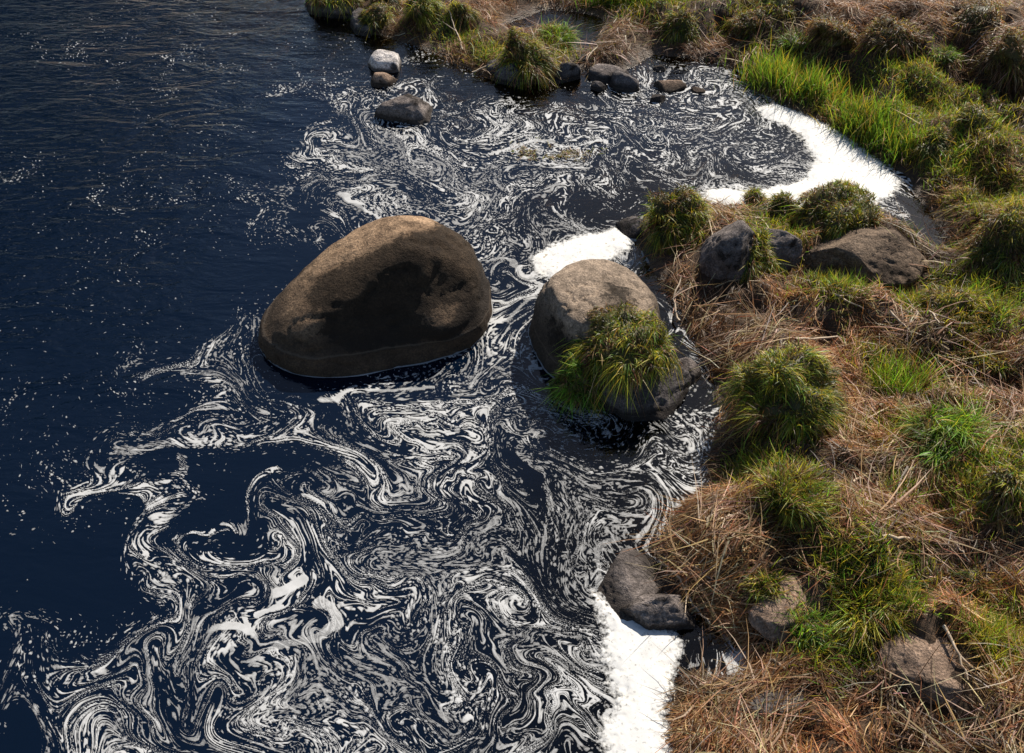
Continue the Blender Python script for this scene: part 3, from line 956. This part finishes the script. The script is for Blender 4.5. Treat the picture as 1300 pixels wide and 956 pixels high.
def tussock(px, py, wpx, hpx, style, n, lab, shape='dome', loc=None, seed=0):
    """a grass tussock: a thatch mound with blades growing from it; (px, py) is the middle of its foot"""
    if loc is None:
        py = py - 0.15 * wpx
    X, Y, Z = px2ground(px, py) if loc is None else loc
    sc = pxscale(px, py, Z)
    r, h = wpx * sc / 2 * 0.80, hpx * sc * 0.84
    if shape == 'loose':
        mr, mh = r * 0.75, h * 0.35
    elif shape == 'upright':
        mr, mh = r * 0.8, h * 0.12
    else:
        mr, mh = r * 0.84, h * 0.74
    root = bpy.data.objects.new('grass_tussock', None)
    root.location = (X, Y, Z)
    COL.objects.link(root)
    tag(root, lab, 'grass tussock', 'grass tussocks of the bank')
    rs_ = np.random.RandomState(900 + seed)
    mx, my = mr * (0.85 + 0.35 * rs_.rand()), mr * (0.75 + 0.35 * rs_.rand())
    sh_ = rs_.normal(size=2) * 0.35 * mr / max(mh, 0.02)
    P, T = _ICO.setdefault(3, ico(3))
    nz = fbm3(P * 2.1 + seed * 3.1, 3, seed)
    k = (0.45 + 1.15 * nz)[:, None]
    M = P * k * np.array([mx, my, mh]) * 0.95
    M[:, :2] += np.maximum(M[:, 2:], 0) * sh_
    M[:, 2] = np.where(M[:, 2] < 0, M[:, 2] * 0.25 - 0.03, M[:, 2])
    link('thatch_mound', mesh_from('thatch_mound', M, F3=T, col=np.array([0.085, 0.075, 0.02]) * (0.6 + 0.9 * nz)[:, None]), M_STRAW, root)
    # blades over the mound, thicker on top, hanging as a skirt round the foot
    uz = RS.rand(n) ** 0.65
    th = RS.rand(n) * 2 * math.pi
    el = np.where(RS.rand(n) < 0.72, np.arcsin(np.clip(uz, 0, 1)), RS.rand(n) * 0.45)
    N = np.stack([np.cos(th) * np.cos(el), np.sin(th) * np.cos(el), np.sin(el)], 1)
    kk = 0.45 + 1.15 * fbm3(N * 2.1 + seed * 3.1, 3, seed)
    R = N * kk[:, None] * np.array([mx, my, mh]) * 0.99
    R[:, :2] += R[:, 2:] * sh_
    cl = fbm3(N * 3.2 + seed, 2, seed + 4)                    # tufts lean together
    lean = np.stack([vn3(N * 3.5, seed + 6) - 0.5, vn3(N * 3.5, seed + 7) - 0.5, np.zeros(n)], 1)
    flop = np.random.RandomState(seed).normal(size=3) * np.array([0.35, 0.35, 0])
    if shape == 'upright':
        D = N * np.array([0.28, 0.28, 0.2]) + np.array([0, 0, 1.0]) + RS.normal(size=(n, 3)) * 0.16
        L = jit(n, 0.55, 1.05) * h
        dr = jit(n, 0.0, 0.3)
    elif shape == 'loose':
        D = N * np.array([0.75, 0.75, 0.4]) + np.array([0, 0, 0.75]) + RS.normal(size=(n, 3)) * 0.28 + lean
        D = D + flop + lean
        L = jit(n, 0.35, 1.0) * (h * 0.42 + r * 0.28) * (0.4 + 1.2 * cl)
        dr = jit(n, 0.3, 1.0)
    else:
        low = sstep(0.6, 0.05, el)
        D = N * np.array([0.8, 0.8, 0.5]) + np.array([0, 0, 0.75]) + RS.normal(size=(n, 3)) * 0.5 + 2.6 * lean + flop
        L = jit(n, 0.35, 1.0) * (0.055 + 0.12 * h) * (0.3 + 1.4 * cl) * (1 + 1.0 * low)
        dr = jit(n, 0.45, 1.2) + 0.5 * low
    D /= np.linalg.norm(D, axis=1)[:, None]
    cols, wts = STY[style]
    C = pal(n, cols, wts)
    tone = np.clip(2.6 * (cl - 0.5), -0.5, 0.6)
    C = C * (1 + tone)[:, None]
    dead = (fbm3(N * 2.6 + 3 * seed + 7, 2, seed + 11) > 0.57) & (RS.rand(n) < 0.6)
    C[dead] = pal(int(dead.sum()), [BRN, RUS, TAN], [3, 2, 1.5])
    Wd = jit(n, 0.0035, 0.0075)
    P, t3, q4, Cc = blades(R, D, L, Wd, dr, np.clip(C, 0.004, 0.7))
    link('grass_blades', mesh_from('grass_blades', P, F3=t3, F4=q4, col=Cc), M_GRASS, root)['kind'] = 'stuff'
    return root


TUSS = [  # foot px, width px, height px, style, blades, label, shape
    (862, 312, 100, 74, 'mix', 2200, 'thick round green tussock at the water above the small boulder', 'dome'),
    (952, 345, 84, 55, 'mix', 1500, 'short green tuft in front of the grey dome-shaped rock', 'dome'),
    (1004, 538, 160, 100, 'mix', 3400, 'biggest dome-shaped tussock, dark underneath, beside the grassy boulder', 'dome'),
    (1055, 300, 130, 60, 'mix', 2400, 'wide green tussock behind the broad brown rock', 'dome'),
    (957, 262, 34, 26, 'olive', 420, 'tiny tuft at the white foam crescent edge', 'dome'),
    (990, 282, 46, 42, 'mix', 700, 'narrow tussock beside the wide tussock near the foam crescent', 'dome'),
    (672, 98, 82, 54, 'olive', 1900, 'golden-green tussock on the islet beside the brown reflection', 'dome'),
    (708, 66, 60, 42, 'fresh', 1100, 'bright green tussock behind the golden-green one on the islet', 'loose'),
    (587, 30, 44, 30, 'olive', 700, 'small round tussock with a bare twig beside it', 'dome'),
    (535, 24, 60, 40, 'mix', 1100, 'dark green tussock above the dark waterside rock', 'dome'),
    (490, 22, 58, 40, 'dull', 1000, 'dull brown-green tussock topping the waterside rock', 'dome'),
    (867, 52, 58, 44, 'mix', 1200, 'tall tussock mirrored in the still backwater', 'dome'),
    (950, 44, 60, 34, 'dull', 1000, 'brownish low tussock uphill from the mirrored tussock', 'dome'),
    (1008, 650, 122, 74, 'mix', 2200, 'ragged green tussock below the biggest dome tussock', 'loose'),
    (1140, 505, 70, 56, 'fresh', 500, 'sparse fan of green blades in the brown straw', 'upright'),
    (1205, 580, 124, 70, 'fresh', 2000, 'bushy bright green tussock beside the dry straw hollow', 'loose'),
    (1283, 640, 74, 54, 'olive', 1100, 'olive tussock at the frame edge beside the bushy green one', 'dome'),
    (1228, 618, 60, 34, 'yellow', 800, 'low yellowish tuft between two green tussocks', 'loose'),
    (1098, 800, 150, 84, 'mix', 3000, 'big loose tussock of mixed green and dead blades', 'loose'),
    (1035, 818, 92, 52, 'fresh', 1000, 'green tuft in front of the tilted brown rock', 'loose'),
    (972, 755, 62, 44, 'mix', 800, 'green tuft at the edge of the tangled dead roots', 'loose'),
    (1278, 352, 120, 84, 'olive', 2400, 'large shaggy tussock overhanging at the frame edge', 'dome'),
    (1215, 408, 96, 36, 'yellow', 1200, 'flat yellow-green patch of turf on the straw ridge', 'dome'),
    (1192, 202, 62, 36, 'mix', 1000, 'rounded green hummock at the end of the sedge', 'dome'),
    (1245, 170, 60, 30, 'mix', 800, 'grassy hummock uphill from the rounded green one', 'dome'),
    (1282, 100, 76, 62, 'brown', 1400, 'tall brown tussock near the upper corner of the bank', 'dome'),
    (1195, 82, 44, 24, 'fresh', 400, 'little bright green tuft in the upper brown grass', 'loose'),
    (1010, 62, 52, 26, 'fresh', 420, 'small green tuft just above the sedge bed', 'loose'),
    (1130, 68, 90, 40, 'brown', 1300, 'broad brown tussock in the upper bank grass', 'dome'),
    (1060, 54, 70, 34, 'brown', 1000, 'brown tussock between the sedge and upper green tuft', 'dome'),
    (1240, 760, 90, 40, 'dull', 1000, 'dull dark tussock beside the big loose one', 'loose'),
    (1225, 268, 60, 34, 'mix', 800, 'green tuft beside the narrow creek', 'loose'),
    (1140, 640, 46, 32, 'fresh', 300, 'thin green sprig in the middle of the straw', 'upright'),
    (1230, 470, 70, 46, 'dull', 800, 'dark half-hidden tussock behind crossing dry stems', 'loose'),
    (1235, 45, 90, 36, 'brown', 1300, 'brown tussock highest up the far bank corner', 'dome'),
    (990, 20, 70, 30, 'mix', 900, 'green tussock at the top edge above the sedge', 'dome'),
    (1180, 15, 80, 26, 'brown', 900, 'rusty tussock at the top edge of the bank', 'dome'),
    (1270, 470, 60, 30, 'olive', 700, 'small olive tuft at the edge of the pale straw', 'loose'),
]
for k, (px, py, w, h, sty, n, lab, shp) in enumerate(TUSS):
    tussock(px, py, w, h, sty, int(n * (2.3 if shp == 'dome' else 1.6)), lab, shp, seed=k + 1)
cx, cy = px2w(430, -4, 0.16)
tussock(430, -4, 78, 24, 'mix', 1800, 'flat grass cap on the outermost dark rock', 'dome', loc=(float(cx), float(cy), 0.12), seed=62)
cx, cy = px2w(474, 20, 0.15)
tussock(474, 20, 52, 26, 'mix', 1300, 'grass cushion on the dark rock at the channel edge', 'dome', loc=(float(cx), float(cy), 0.10), seed=63)
# the clump that hangs over the smaller boulder
cx, cy = px2w(790, 436, 0.36)
tussock(790, 436, 146, 66, 'mix', 6000, 'thick green clump hanging over the smaller boulder', 'dome', loc=(float(cx), float(cy), 0.30), seed=60)
cx, cy = px2w(738, 486, 0.14)
tussock(738, 486, 70, 76, 'fresh', 2200, 'dark green trailing grass touching the water below the boulder clump', 'dome', loc=(float(cx), float(cy), 0.05), seed=61)

# sedge beds: upright bright green blades at the backwater
for pts, wid, n, hh, lab in [
        ([(962, 108), (1000, 118), (1045, 138)], 0.30, 2600, 0.28, 'bright green upright sedge bed at the bend of the backwater'),
        ([(1075, 160), (1120, 188), (1165, 208)], 0.22, 2000, 0.25, 'lower bright green sedge bed along the foam crescent'),
        ([(755, 14), (800, 10), (850, 4)], 0.35, 1500, 0.34, 'bright green sedge behind the small back pool')]:
    Pw = np.array([px2ground(*p) for p in pts])
    t = RS.rand(n) * (len(pts) - 1)
    i = t.astype(int)
    f = (t - i)[:, None]
    B = Pw[i] * (1 - f) + Pw[i + 1] * f
    B[:, 0] += RS.normal(size=n) * wid * 0.5
    B[:, 1] += np.abs(RS.normal(size=n)) * wid * 0.7
    B[:, 2] = H(B[:, 0], B[:, 1])
    D = RS.normal(size=(n, 3)) * 0.17 + np.array([0, 0, 1.0])
    D /= np.linalg.norm(D, axis=1)[:, None]
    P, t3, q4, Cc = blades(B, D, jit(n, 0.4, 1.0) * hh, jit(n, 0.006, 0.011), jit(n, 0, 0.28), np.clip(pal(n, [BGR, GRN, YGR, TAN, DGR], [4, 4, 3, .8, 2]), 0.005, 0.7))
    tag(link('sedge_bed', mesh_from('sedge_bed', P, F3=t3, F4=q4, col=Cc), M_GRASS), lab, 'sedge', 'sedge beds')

# ------------------------------------------------------------------ dead straw and short green grass over the whole bank
def scatter(n, need):
    """n plan points on the bank in view, kept where need(u, v, X, Y, s) exceeds a random draw"""
    out = []
    got = 0
    while got < n:
        uu, vv = RS.rand(n) * 1420 - 40, RS.rand(n) ** 0.95 * 1040 - 60
        X, Y = px2w(uu, vv, 0.15)
        s = sbil(X, Y)
        k = RS.rand(n) < need(uu, vv, X, Y, s)
        for (kx, ky, ka, kb) in KEEP:
            k &= ((X - kx) / ka) ** 2 + ((Y - ky) / kb) ** 2 > 1
        out.append(np.stack([X[k], Y[k]], 1))
        got += int(k.sum())
    return np.concatenate(out)[:n]


SHG = shore_raw(TX, TY)


def sbil(X, Y):
    i = np.clip(np.searchsorted(ax_, X), 0, len(ax_) - 1)
    j = np.clip(np.searchsorted(ay_, Y), 0, len(ay_) - 1)
    return SHG[j, i]


GREEN = [(1060, 120, 0.45), (1110, 150, 0.5), (1160, 130, 0.5), (1220, 150, 0.5), (1180, 190, 0.4), (1230, 210, 0.5), (1200, 240, 0.4), (1270, 190, 0.5), (930, 10, 0.4), (1170, 380, 0.25), (1240, 400, 0.3), (1060, 380, 0.2), (620, 60, 0.25), (560, 40, 0.3), (1130, 480, 0.2), (1180, 560, 0.25), (1010, 660, 0.15),
         (1110, 740, 0.22), (1040, 800, 0.18), (1250, 620, 0.3), (1190, 300, 0.2), (1010, 290, 0.3), (700, 60, 0.3), (1290, 270, 0.4), (960, 600, 0.15), (1250, 830, 0.2), (830, 0, 0.4)]


def green_at(X, Y):
    g = np.zeros(X.shape)
    for (px, py, r) in GREEN:
        cx, cy = px2w(px, py, 0.15)
        g = np.maximum(g, np.exp(-((X - cx) ** 2 + (Y - cy) ** 2) / (2 * (0.7 * r) ** 2)))
    return g * (0.35 + 1.1 * sstep(0.35, 0.65, fbm2(X * 3.3, Y * 3.3, 3, 121)))


def lay(Q, n, long, w, C, lift, flat=0.12, segs=2):
    """stems lying on the bank, combed by the flood"""
    X, Y = Q[:, 0], Q[:, 1]
    ang = 5.2 * (fbm2(X * 0.9, Y * 0.9, 2, 131) - 0.5) * 2 + RS.normal(size=n) * 0.55 - 0.35 + 3.0 * (vn2(X * 3.1, Y * 3.1, 135) - 0.5)
    ang = ang + np.pi * (RS.rand(n) < 0.5)
    L = long
    dx, dy = np.cos(ang), np.sin(ang)
    z0 = H(X, Y)
    z1 = H(X + dx * L * 0.7, Y + dy * L * 0.7)
    rise = np.clip((z1 - z0) / (0.7 * L), -0.8, 0.8)
    D = np.stack([dx, dy, rise + flat + np.abs(RS.normal(size=n)) * 0.22], 1)
    D /= np.linalg.norm(D, axis=1)[:, None]
    R = np.stack([X, Y, z0 + lift], 1)
    return blades(R, D, L, w, jit(n, 0.1, 0.4), C, segs, 1.05, 0.85)


def join(lst):
    V, T, Q, C, b = [], [], [], [], 0
    for p, t, q, c in lst:
        V.append(p)
        T.append(t + b)
        Q.append(q + b)
        C.append(c)
        b += len(p)
    return np.concatenate(V), np.concatenate(T), np.concatenate(Q), np.concatenate(C)


n = 125000
Q = scatter(n, lambda u, v, X, Y, s: sstep(-0.02, 0.10, s) * (0.06 + 0.94 * sstep(0.40, 0.60, fbm2(X * 2.6, Y * 2.6, 3, 141))) * (1 - 0.55 * np.clip(green_at(X, Y), 0, 1)))
rust = sstep(0.42, 0.62, fbm2(Q[:, 0] * 0.8, Q[:, 1] * 0.8, 2, 143))
pale = sstep(0.46, 0.64, fbm2(Q[:, 0] * 1.9, Q[:, 1] * 1.9, 3, 145))
C = pal(n, [BRN, RUS, TAN], [3, 3, 2]) * (1 - 0.45 * pale[:, None]) + pal(n, [TAN, PALE, RUS], [3, 1, 1]) * (0.45 * pale[:, None])
C = C * (1 - 0.3 * rust[:, None]) + np.array(RUS) * 0.3 * rust[:, None]
g = green_at(Q[:, 0], Q[:, 1])
C = C * (1 - 0.3 * g[:, None]) + np.array(YGR) * 0.3 * g[:, None]
dk = 0.35 + 1.25 * sstep(0.3, 0.7, fbm2(Q[:, 0] * 3.3, Q[:, 1] * 3.3, 2, 147))
C = C * dk[:, None] * np.array([1.12, 1.0, 0.88])
top = sstep(150, 40, w2px(Q[:, 0], Q[:, 1], 0.3)[1])[:, None]           # the upper bank is rusty bracken and dead grass
C = C * (1 - 0.5 * top) + pal(n, [RUS, BRN], [4, 1]) * 0.6 * top
a = lay(Q, n, jit(n, 0.04, 0.15), jit(n, 0.003, 0.0075), np.clip(C, 0.005, 0.8), jit(n, -0.005, 0.05))
n2 = 10000
Q2 = scatter(n2, lambda u, v, X, Y, s: sstep(0.02, 0.12, s) * sstep(0.42, 0.62, fbm2(X * 1.9, Y * 1.9, 3, 145)) * (1 - 0.7 * green_at(X, Y)))
b = lay(Q2, n2, jit(n2, 0.12, 0.38), np.where(RS.rand(n2) < 0.15, jit(n2, 0.008, 0.013), jit(n2, 0.004, 0.007)), np.clip(pal(n2, [TAN, PALE, RUS, BRN], [4, 2, 3, 2]), 0.005, 0.8), jit(n2, 0.01, 0.07), 0.12, 3)
V, T3, Q4, Cc = join([a, b])
tag(link('dry_grass', mesh_from('dry_grass', V, F3=T3, F4=Q4, col=Cc), M_STRAW), 'matted brown dead grass covering the bank', kind='stuff')

n = 62000
Q = scatter(n, lambda u, v, X, Y, s: sstep(0.03, 0.15, s) * np.clip(green_at(X, Y), 0, 1))
g = Q
R = np.stack([Q[:, 0], Q[:, 1], H(Q[:, 0], Q[:, 1]) + 0.01], 1)
D = RS.normal(size=(n, 3)) * 0.45 + np.array([0, 0, 1.0])
D /= np.linalg.norm(D, axis=1)[:, None]
P, t3, q4, Cc = blades(R, D, jit(n, 0.05, 0.14), jit(n, 0.004, 0.008), jit(n, 0.1, 0.7), np.clip(pal(n, [GRN, YGR, BGR, BRN, TAN], [4, 5, 2, 1, 1]) * 1.1, 0.004, 0.7), 2)
tag(link('short_grass', mesh_from('short_grass', P, F3=t3, F4=q4, col=Cc), M_GRASS), 'short green grass growing through the dead straw', kind='stuff')

# ------------------------------------------------------------------ dry stems lying on the bank, each a thing
def tube(pts, r0, r1, k=6):
    pts = [Vector(p) for p in pts]
    V, F = [], []
    n = len(pts)
    for i, p in enumerate(pts):
        d = (pts[min(i + 1, n - 1)] - pts[max(i - 1, 0)]).normalized()
        a = d.orthogonal().normalized()
        b = d.cross(a)
        r = r0 + (r1 - r0) * i / (n - 1)
        for j in range(k):
            t = 2 * math.pi * j / k
            V.append(p + (a * math.cos(t) + b * math.sin(t)) * r)
    for i in range(n - 1):
        for j in range(k):
            F.append((i * k + j, i * k + (j + 1) % k, (i + 1) * k + (j + 1) % k, (i + 1) * k + j))
    return V, F


TWIGS = [([(1127, 400), (1150, 425), (1170, 456)], 'pale dry stem leaning behind the sparse green fan'),
         ([(1170, 398), (1178, 415), (1184, 434)], 'short upright dry stem on the straw ridge'),
         ([(1034, 376), (1062, 384), (1095, 400)], 'slender dry stem lying below the broad brown rock'),
         ([(1072, 624), (1100, 606), (1124, 591), (1140, 585)], 'forked pale stick on the pale straw heap'),
         ([(1119, 688), (1160, 689), (1197, 687), (1215, 706), (1230, 728)], 'long kinked pale stick in the straw hollow'),
         ([(964, 645), (935, 660), (908, 668), (869, 692)], 'pale stick reaching out over the shore roots'),
         ([(1223, 754), (1260, 768), (1298, 780)], 'thin dry stem at the frame edge below the dull tussock'),
         ([(977, 845), (992, 855), (1006, 868)], 'short pale stick on the straw-covered low rock'),
         ([(1100, 655), (1140, 648), (1175, 655), (1205, 672)], 'arched grey twig beside the thin green sprig'),
         ([(1215, 662), (1240, 645), (1275, 640)], 'crooked pale twig below the olive tussock'),
         ([(588, 70), (580, 50), (570, 30)], 'bare twig standing up by the small round tussock'),
         ([(600, 98), (625, 88), (655, 72)], 'thin twig at the water edge of the islet'),
         ([(860, 415), (853, 395), (862, 372)], 'whitish twig sticking up beside the smaller boulder'),
         ([(1008, 438), (1060, 436), (1118, 447)], 'long straight stem crossing above the biggest dome tussock'),
         ([(835, 720), (862, 740), (878, 775), (900, 800)], 'bent root stem hanging beside the angular shore rock'),
         ([(1195, 800), (1215, 838), (1225, 870)], 'dry stem hanging beside the pale brown rock')]
for pts, lab in TWIGS:
    P = []
    for i, p in enumerate(pts):
        X, Y, Z = px2ground(*p)
        up_ = 0.03 if 'up' not in lab else 0.03 + 0.05 * i
        P.append((X, Y, Z + up_ + 0.02 * random.random()))
    fin = []
    for i in range(len(P) - 1):
        for k in range(5):
            t = k / 5
            q = [P[i][c] * (1 - t) + P[i + 1][c] * t + random.gauss(0, 0.004) for c in range(3)]
            fin.append(q)
    fin.append(P[-1])
    V, F = tube(fin, 0.0095, 0.004)
    m_ = len(fin) // 2
    d = (Vector(fin[m_ + 1]) - Vector(fin[m_])).normalized()
    sd_ = d.cross(Vector((0, 0, 1))) * random.choice((-1, 1))
    br = [Vector(fin[m_]) + (d * 0.8 + sd_ * 0.6 + Vector((0, 0, 0.15))) * (0.04 * k) for k in range(5)]
    V2, F2 = tube(br, 0.005, 0.002)
    F2 = [tuple(i + len(V) for i in f) for f in F2]
    tag(link('dry_stem', mesh_from('dry_stem', np.array([v[:] for v in V + V2]), F4=F + F2), M_TWIG), lab, 'twig', 'dry stems on the bank')

# ------------------------------------------------------------------ weed raft floating in the eddy
n = 1500
cx, cy = px2w(700, 192)
a_ = RS.normal(size=(n, 2)) * np.array([0.16, 0.07]) + np.array([cx, cy])
k = fbm2(a_[:, 0] * 9, a_[:, 1] * 9, 2, 151) > 0.48
a_ = a_[k]
n = len(a_)
R = np.concatenate([a_, np.full((n, 1), 0.004)], 1)
th = RS.rand(n) * 6.28
D = np.stack([np.cos(th), np.sin(th), jit(n, 0.05, 0.5)], 1)
D /= np.linalg.norm(D, axis=1)[:, None]
P, t3, q4, Cc = blades(R, D, jit(n, 0.02, 0.06), jit(n, 0.004, 0.009), jit(n, 0.2, 0.6), np.clip(pal(n, [TAN, YGR, BRN], [2, 2, 2]), 0.01, 0.5), 2)
tag(link('water_weed', mesh_from('water_weed', P, F3=t3, F4=q4, col=Cc), M_STRAW), 'yellowish weed raft floating in the foam eddy', kind='stuff')

# ------------------------------------------------------------------ trees of the other bank, mirrored in the river
def tree_mesh(seed, hgt, rad):
    rs = np.random.RandomState(seed)
    V, F, b = [], [], 0
    spine = [(0.12 * math.sin(k * 1.3 + seed), 0.1 * math.cos(k + seed), hgt * 0.85 * k / 8) for k in range(9)]
    v, f = tube(spine, 0.16, 0.03, 8)
    V += [q[:] for q in v]
    F += f
    tips = []
    for k in range(26):
        z = hgt * (0.2 + 0.62 * rs.rand())
        an = rs.rand() * 6.28
        L = rad * (0.45 + 0.6 * rs.rand()) * (1.15 - 0.6 * abs(z / hgt - 0.4))
        p = [(math.cos(an) * L * t, math.sin(an) * L * t, z + L * (0.45 * t + 0.1 * t * t)) for t in (0, .33, .66, 1)]
        v, f = tube(p, 0.05, 0.012, 5)
        o = len(V)
        V += [q[:] for q in v]
        F += [tuple(i + o for i in q) for q in f]
        tips += [p[1], p[2], p[3]]
    trunk = mesh_from('trunk', np.array(V), F4=F, col=np.tile([0.05, 0.04, 0.03], (len(V), 1)))
    tips = np.array(tips)
    n = 9000
    c = tips[rs.randint(0, len(tips), n)] + rs.normal(size=(n, 3)) * rad * 0.17
    a, bb = rs.normal(size=(n, 3)), rs.normal(size=(n, 3))
    a *= (0.17 / np.linalg.norm(a, axis=1))[:, None]
    bb *= (0.10 / np.linalg.norm(bb, axis=1))[:, None]
    P = np.stack([c - a, c + bb, c + a, c - bb], 1).reshape(-1, 3)
    cc = np.repeat(np.array([[0.04, 0.055, 0.015]]) * (0.6 + 0.8 * rs.rand(n, 1)), 4, 0)
    crown = mesh_from('crown', P, F4=np.arange(4 * n).reshape(-1, 4), col=cc)
    for m in (trunk, crown):
        m.materials.append(M_GRASS)
    return trunk, crown


TM = [tree_mesh(1, 9.5, 2.6), tree_mesh(2, 8.0, 2.4)]
for (x, y, k, s, rz, lab) in [(-13.6, 14.5, 0, 1.0, 0, 'tall dark tree across the river, first of the bank row'), (-11.8, 18.0, 1, 1.1, 1, 'round dark tree across the river, second of the bank row'),
                              (-9.9, 20.5, 0, 1.0, 2.2, 'tall dark tree across the river, third of the bank row'), (-15.5, 11.2, 1, 1.1, 3.1, 'round dark tree across the river where the bank turns'),
                              (-8.9, 24.0, 1, 1.0, 4.0, 'round dark tree across the river, last of the bank row')]:
    e = bpy.data.objects.new('bank_tree', None)
    e.location = (x, y, float(H(x, y)[0]) - 0.05)
    e.scale = (s, s, s)
    e.rotation_euler[2] = rz
    COL.objects.link(e)
    tag(e, lab, 'tree', 'trees on the other bank')
    for nm, m in zip(('trunk', 'crown'), TM[k]):
        o = bpy.data.objects.new(nm, m)
        o.parent = e
        COL.objects.link(o)
